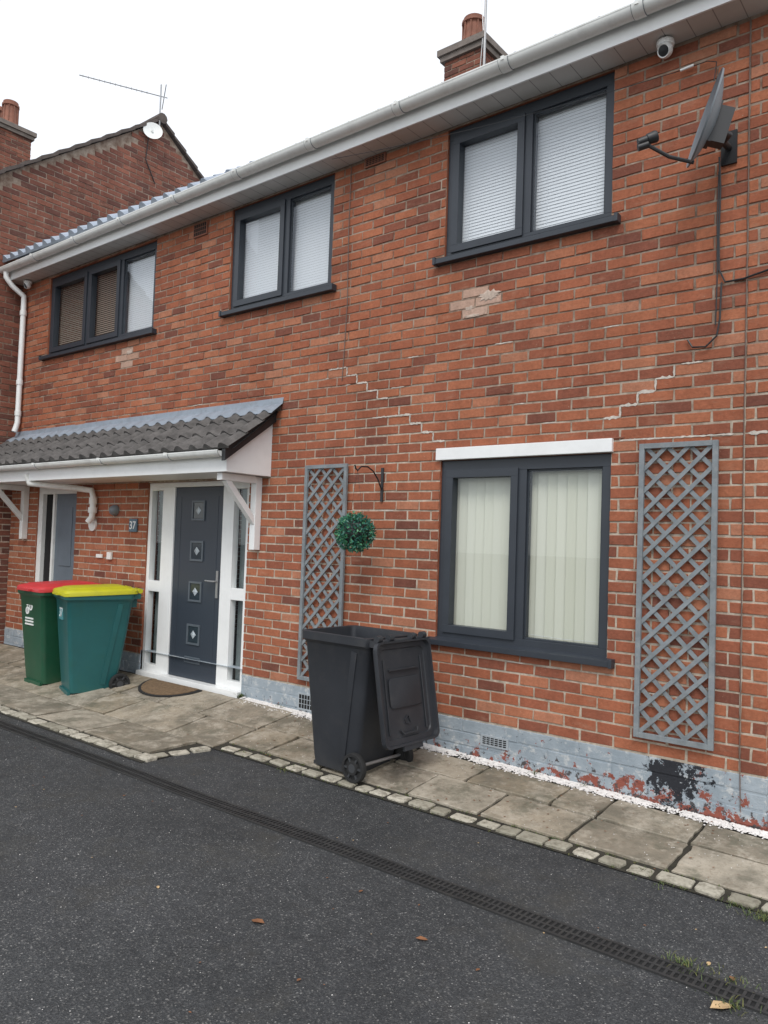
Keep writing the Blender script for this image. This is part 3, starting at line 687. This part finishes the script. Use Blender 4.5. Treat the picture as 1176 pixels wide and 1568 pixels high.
cu=bpy.data.curves.new('digits','FONT');cu.body='37';cu.size=.12;cu.extrude=.002;cu.align_x='CENTER';o=bpy.data.objects.new('digits',cu);sc.collection.objects.link(o);o.parent=pl;o.location=(-7.26,-.024,1.66);o.rotation_euler=(math.radians(90),0,0);cu.materials.append(M_WH)
wl=root('wall_lamp');mb=MB();mb.lathe((-7.62,-.0,1.86),[(.06,-.002),(.06,-.03),(.045,-.06),(.02,-.075),(.001,-.078)],ax=(0,1,0),n=20);mb.obj('lamp_body',wl,[M_DISH],smooth=True)
mb=MB();mb.box(-7.72,-7.64,-.03,-.003,1.32,1.40);mb.box(-7.95,-7.83,-.02,-.003,1.33,1.37);mb.obj('meter_clips',house,[M_WHD],bevel=.003)
# ------------------------------------------------------------------ hanging topiary ball
tb=root('hanging_topiary_ball');mb=MB()
bx,bz=-3.87,2.17;bc=V(-3.87,-.31,1.675)
mb.box(bx-.012,bx+.012,-.012,-.003,1.93,2.2)
mb.tube([(bx,-.01,2.02),(bx,-.06,2.10),(bx,-.12,2.16),(bx,-.19,2.19),(bx,-.27,2.185),(bx,-.31,2.15),(bx,-.335,2.165),(bx,-.345,2.19)],.006,8)
for s in (-.07,.07): mb.tube([(bx,-.31,2.15),(bx+s,-.31,bc.z+.1)],.0012,4)
mb.obj('wall_bracket',tb,[M_BLK],smooth=True)
mb=MB();mb.lathe(bc,[(.11*math.sin(a),-.11*math.cos(a)) for a in np.linspace(.02,3.12,12)],n=20,mat=1)
for i in range(1500):
    a=random.uniform(0,2*math.pi);cz=random.uniform(-1,1);s_=math.sqrt(1-cz*cz);n0=V(s_*math.cos(a),s_*math.sin(a),cz)
    p=bc+n0*random.uniform(.11,.158)
    d=(n0*.6+V(random.gauss(0,.6),random.gauss(0,.6),random.gauss(0,.6))).normalized();q=d.cross(V(random.random()-.5,random.random()-.5,random.random()-.5)).normalized()
    l=.018;w=.0075
    mb.add([p-d*l*.6,p+q*w,p+d*l,p-q*w],[(0,1,2,3)],random.choice((0,0,2)))
mb.obj('leaf_ball',tb,[plain('topiary_teal_green',(.02,.13,.09),.5,.3,40),M_BLK,plain('topiary_light',(.06,.23,.11),.5,.3,40)])
# ------------------------------------------------------------------ ground
mb=MB();mb.add([(-150,-150,0),(150,-150,0),(150,150,0),(-150,150,0)],[(0,1,2,3)]);mb.obj('driveway_asphalt',None,[M_ASP])
def hz(x): return min(.15,.055+.022*max(0,-1-x))
def pz(x,y):
    return max(.006,hz(x)*(1+y/.95)) if y<0 else hz(x)
path=root('footpath')
mb=MB()
def sheet(x0,x1,y0,y1,dz,nx,ny):
    vs=[];fs=[]
    for i in range(nx+1):
        for k in range(ny+1):
            x=x0+(x1-x0)*i/nx;y=y0+(y1-y0)*k/ny;vs.append((x,y,pz(x,y)+dz))
    for i in range(nx):
        for k in range(ny): fs.append((i*(ny+1)+k,(i+1)*(ny+1)+k,(i+1)*(ny+1)+k+1,i*(ny+1)+k+1))
    mb.add(vs,fs)
sheet(-4.66,3,-.94,0,.0,20,12);sheet(-12,-4.66,-.94,0,.0,20,12);sheet(-12,-4.72,-1.53,-.94,.0,20,2);sheet(XR,3,0,6,.0,6,6)
mb.obj('path_bedding',path,[M_SOIL])
mb=MB()
def slab(x0,x1,y0,y1):
    g=.008;x0+=g+random.uniform(0,.008);x1-=g+random.uniform(0,.008);y0+=g+random.uniform(0,.004);y1-=g
    col=(random.random(),)*3;t_=.016+random.uniform(-.004,.004);tx,ty=random.uniform(-.004,.004),random.uniform(-.004,.004)
    P=[];S=6
    for (ax,ay,bx_,by) in ((x0,y0,x1,y0),(x1,y0,x1,y1),(x1,y1,x0,y1),(x0,y1,x0,y0)):
        for k in range(S):
            s=k/S;P.append((ax+(bx_-ax)*s+random.uniform(-.006,.006),ay+(by-ay)*s+random.uniform(-.006,.006)))
    cx,cy=(x0+x1)/2,(y0+y1)/2
    T=lambda x,y,d: pz(x,y)+t_+d+tx*(x-cx)/(x1-x0)*2+ty*(y-cy)/(y1-y0)*2
    lo=[(x,y,pz(x,y)-.02) for x,y in P];hi=[(x,y,T(x,y,-.004)) for x,y in P];tp=[(cx+(x-cx)*.98,cy+(y-cy)*.97,T(x,y,0)) for x,y in P]
    n=4*S;fs=[(i,(i+1)%n,n+(i+1)%n,n+i) for i in range(n)]+[(n+i,n+(i+1)%n,2*n+(i+1)%n,2*n+i) for i in range(n)]+[(2*n+i,2*n+(i+1)%n,3*n) for i in range(n)]
    mb.add(lo+hi+tp+[(cx,cy,T(cx,cy,0))],fs,0,col)
def row(xs,y0,y1):
    for a,b in zip(xs[:-1],xs[1:]): slab(a,b,y0,y1)
def xs_(a,b):
    o=[b]
    while o[-1]-a>.5: o.append(o[-1]-random.choice((.45,.6,.6,.75,.9)))
    o[-1]=a;return o[::-1]
row([-4.68,-4.25,-3.7,-2.95,-2.42,-1.87,-1.31,-.72,-.1,.5,1.1,1.7,2.3,2.9],-.80,-.43)
row([-4.68,-3.95,-3.35,-2.75,-2.15,-1.86,-1.33,-.9,-.3,.3,.9,1.5,2.1,2.9],-.43,-.10)
row(xs_(-12,-4.86),-1.38,-.94);row(xs_(-12,-4.68),-.94,-.5);row(xs_(-12,-4.68),-.5,-.06)
for j in range(9): row(xs_(-.98,3),.0+.6*j-.05,.55+.6*j)
mb.obj('paving_slabs',path,[M_SLAB],attr=True)
mb=MB()
def sett(cx,cy,w,l,rot=0):
    col=(random.random(),)*3;h=.018+random.uniform(-.006,.005);c,s=math.cos(rot),math.sin(rot)
    P=rr(-l/2,l/2,-w/2,w/2,.016,0,3);j=[(random.uniform(-.005,.005),random.uniform(-.005,.005)) for _ in P]
    def ring(k,z): return [V(cx+(p.x*k+a[0])*c-(p.y*k+a[1])*s,cy+(p.x*k+a[0])*s+(p.y*k+a[1])*c,z) for p,a in zip(P,j)]
    o=len(mb.v);mb.loft([ring(1,-.01),ring(1,h-.005),ring(.95,h),ring(.8,h+.002)],0,True,False,True)
    for i in range(o,len(mb.c)): mb.c[i]=col
x=-4.62
while x<3: 
    l=random.uniform(.10,.17);sett(x+l/2,-.87+random.uniform(-.008,.008),random.uniform(.08,.11),l,random.uniform(-.06,.06));x+=l+random.uniform(.014,.034)
x=-12
while x<-4.80:
    l=random.uniform(.12,.17);sett(x+l/2,-1.45+random.uniform(-.006,.006),.10,l,random.uniform(-.03,.03));x+=l+.02
y=-1.40
while y<-.93:
    sett(-4.79+(y+1.4)*.28,y+.05,.14,.09,random.uniform(-.08,.08)-.25);y+=.16
mb.obj('stone_sett_edging',path,[M_SETT],attr=True)
mb=MB()
def peb(x,y,z,r,mat=0):
    a=random.random()*6;vs=[]
    for k in range(5):
        t_=a+k*1.257;vs.append((x+r*math.cos(t_)*random.uniform(.7,1.2),y+r*math.sin(t_)*random.uniform(.7,1.2),z+r*.2))
    vs+=[(x,y,z+r*.8),(x,y,z-r*.4)]
    mb.add(vs,[(k,(k+1)%5,5) for k in range(5)]+[((k+1)%5,k,6) for k in range(5)],mat)
for i in range(9000):
    x=random.uniform(-5.4,-1.0);y=-abs(random.gauss(0,.05))-.008
    if y<-.16 or (y<-.10 and random.random()<.6): continue
    if math.sin(x*5)+math.sin(x*13)<-1.2 and random.random()<.7: continue
    peb(x,y,pz(x,y)+(.012 if y>-.1 else .017),random.uniform(.005,.011))
for i in range(800):
    x=random.uniform(-9,-1);y=-abs(random.gauss(0,.35))-.05
    if y<-1:continue
    peb(x,y,pz(x,y)+.016,random.uniform(.0015,.004))
for i in range(500):
    x=random.uniform(-7,1);y=random.uniform(-4,-1.0);peb(x,y,.002,random.uniform(.0015,.0035))
mb.obj('white_gravel',path,[M_WGR])
# drainage channel
dc=root('drainage_channel');mb=MB();y0,y1=-1.76,-1.64;x0,x1=-6.9,3
mb.box(x0,x1,y0+.012,y1-.012,-.06,.002,1);mb.box(x0,x1,y0,y0+.014,-.05,.008,0);mb.box(x0,x1,y1-.014,y1,-.05,.008,0)
x=x0
while x<x1:
    mb.box(x,x+.011,y0+.014,y1-.014,.0025,.0065,0);x+=.027
mb.box(x0,x1,(y0+y1)/2-.006,(y0+y1)/2+.006,.0025,.0072,0)
mb.obj('channel_grate',dc,[plain('grate_black_dusty',(.028,.028,.028),.6,.3,6,dirt=.4,dirtcol=(.07,.065,.055)),M_DARK])
# mat
dm=root('door_mat');mb=MB()
P=[];n=20
for k in range(n+1):
    a=math.pi+math.pi*k/n;P.append((-6.28+.40*math.cos(a),-.10+.33*math.sin(a)))
zt=lambda x,y,d: pz(x,y)+.018+d
def mring(s,d): return [V(-6.28+(x+6.28)*s,-.2+(y+.2)*s,zt(x,y,d)) for x,y in P]
mb.loft([mring(1,0),mring(1,.012),mring(.93,.012)],0,True,False,True);mb.loft([mring(.9,.0125),mring(.9,.018)],1,True,False,True)
mb.obj('mat_body',dm,[M_RUB,plain('coir',(.17,.11,.06),.95,.35,40,.9,200)])
# grass, moss and weeds
gr=MB()
def tuft(x,y,n,h,sp):
    for i in range(n):
        a=random.random()*6.28;r=abs(random.gauss(0,sp));bx_,by_=x+r*math.cos(a),y+r*math.sin(a)*.6;z=pz(bx_,by_)+.004 if by_>-.9 else .003
        hh=h*random.uniform(.4,1.1);l=random.random()*6.28;dx,dy=math.cos(l),math.sin(l);w=.0018
        b=random.uniform(.4,1.2)*hh
        gr.add([(bx_-dy*w,by_+dx*w,z),(bx_+dy*w,by_-dx*w,z),(bx_+dx*b*.4+dy*w*.8,by_+dy*b*.4-dx*w*.8,z+hh*.5),(bx_+dx*b*.4-dy*w*.8,by_+dy*b*.4+dx*w*.8,z+hh*.5),(bx_+dx*b,by_+dy*b,z+hh*.7)],[(0,1,2,3),(3,2,4)],random.choice((0,0,1)))
tuft(-.82,-.99,200,.03,.08);tuft(-.97,-1.62,110,.03,.06);tuft(-.8,-1.62,50,.025,.08);tuft(-.75,-1.79,60,.03,.05);tuft(-5.42,-.03,110,.06,.03);tuft(-2.45,-.04,40,.05,.02);tuft(-2.1,-.04,30,.04,.02);tuft(-4.9,-.04,40,.04,.05);tuft(-4.3,-.05,40,.04,.04)
for i in range(150):
    tuft(random.uniform(-4.6,-.5),random.choice((-.808,-.93,-.81,-.87)),7,.016,.012)
tuft(-3.9,-.93,80,.018,.08);tuft(-1.3,-.94,60,.018,.08);tuft(-.95,-.94,60,.02,.06)
gr.obj('grass',None,[M_LEAFG,plain('moss_yellow',(.15,.15,.045),.7,.3,30)])
lv=MB()
def leaf(x,y,s,mat,z=.005):
    a=random.random()*6.28;c,s_=math.cos(a),math.sin(a);P=[(-1,0,0),(-.4,.45,.12),(.3,.5,.18),(1,0,.05),(.3,-.5,.22),(-.4,-.45,.1)]
    lv.add([(x+(p[0]*c-p[1]*s_)*s,y+(p[0]*s_+p[1]*c)*s,z+p[2]*s) for p in P]+[(x,y,z+.01*s)],[(i,(i+1)%6,6) for i in range(6)],mat)
leaf(-2.43,-2.51,.034,0);leaf(-1.84,-2.16,.026,0);leaf(-.78,-1.82,.048,1);leaf(-3.0,-2.6,.014,1);leaf(-2.3,-2.0,.015,0);leaf(-1.55,-2.2,.012,0);leaf(-2.0,-2.7,.012,0);leaf(-4.2,-2.0,.014,0);leaf(-.8,-1.6,.02,0);leaf(-.9,-1.55,.016,1)
for i in range(140):
    x=random.uniform(-5.3,-1.1);y=-random.uniform(.03,.9);leaf(x,y,random.uniform(.005,.012),0,pz(x,y)+.018)
for i in range(70): leaf(random.uniform(-6,1),random.uniform(-3.5,-.95),random.uniform(.003,.008),random.choice((0,0,1)))
lv.obj('fallen_leaves',None,[M_LEAFB,M_LEAFY])
# ------------------------------------------------------------------ world + sun
w=bpy.data.worlds.new('World');sc.world=w;w.use_nodes=True;nt=w.node_tree;nn=nt.nodes
bg=nn['Background'];sky=nn.new('ShaderNodeTexSky');sky.sky_type='NISHITA';sky.sun_disc=False
el,az=math.radians(50),math.radians(150)
sky.sun_elevation=el;sky.sun_rotation=az;nt.links.new(sky.outputs[0],bg.inputs[0]);bg.inputs[1].default_value=.05
b2=nn.new('ShaderNodeBackground');b2.inputs[0].default_value=(.97,.975,.98,1);b2.inputs[1].default_value=1.02
ad=nn.new('ShaderNodeAddShader');nt.links.new(bg.outputs[0],ad.inputs[0]);nt.links.new(b2.outputs[0],ad.inputs[1]);nt.links.new(ad.outputs[0],nn['World Output'].inputs[0])
sl=bpy.data.lights.new('sun','SUN');sl.energy=1.45;sl.angle=math.radians(22);sl.color=(1,.97,.93)
so=bpy.data.objects.new('sun',sl);sc.collection.objects.link(so)
sd_=V(math.sin(az)*math.cos(el),math.cos(az)*math.cos(el),math.sin(el));so.rotation_euler=sd_.to_track_quat('Z','Y').to_euler()
# ------------------------------------------------------------------ camera
f,a,p,r=1186.05,0.67659315,0.04033006,0.03428086
F=np.array([-math.sin(a)*math.cos(p),math.cos(a)*math.cos(p),math.sin(p)]);R0=np.array([math.cos(a),math.sin(a),0]);U0=np.cross(R0,F)
R=math.cos(r)*R0+math.sin(r)*U0;U=-math.sin(r)*R0+math.cos(r)*U0
cd=bpy.data.cameras.new('camera');cam=bpy.data.objects.new('camera',cd);sc.collection.objects.link(cam);sc.camera=cam
cam.matrix_world=Matrix(((R[0],U[0],-F[0],0),(R[1],U[1],-F[1],-4.79),(R[2],U[2],-F[2],1.6),(0,0,0,1)))
cd.sensor_fit='VERTICAL';cd.sensor_height=24;cd.sensor_width=18;cd.lens=f/1568*24;cd.clip_end=500;cd.clip_start=.05
sc.view_settings.view_transform='Standard';sc.view_settings.look='None';sc.view_settings.exposure=0
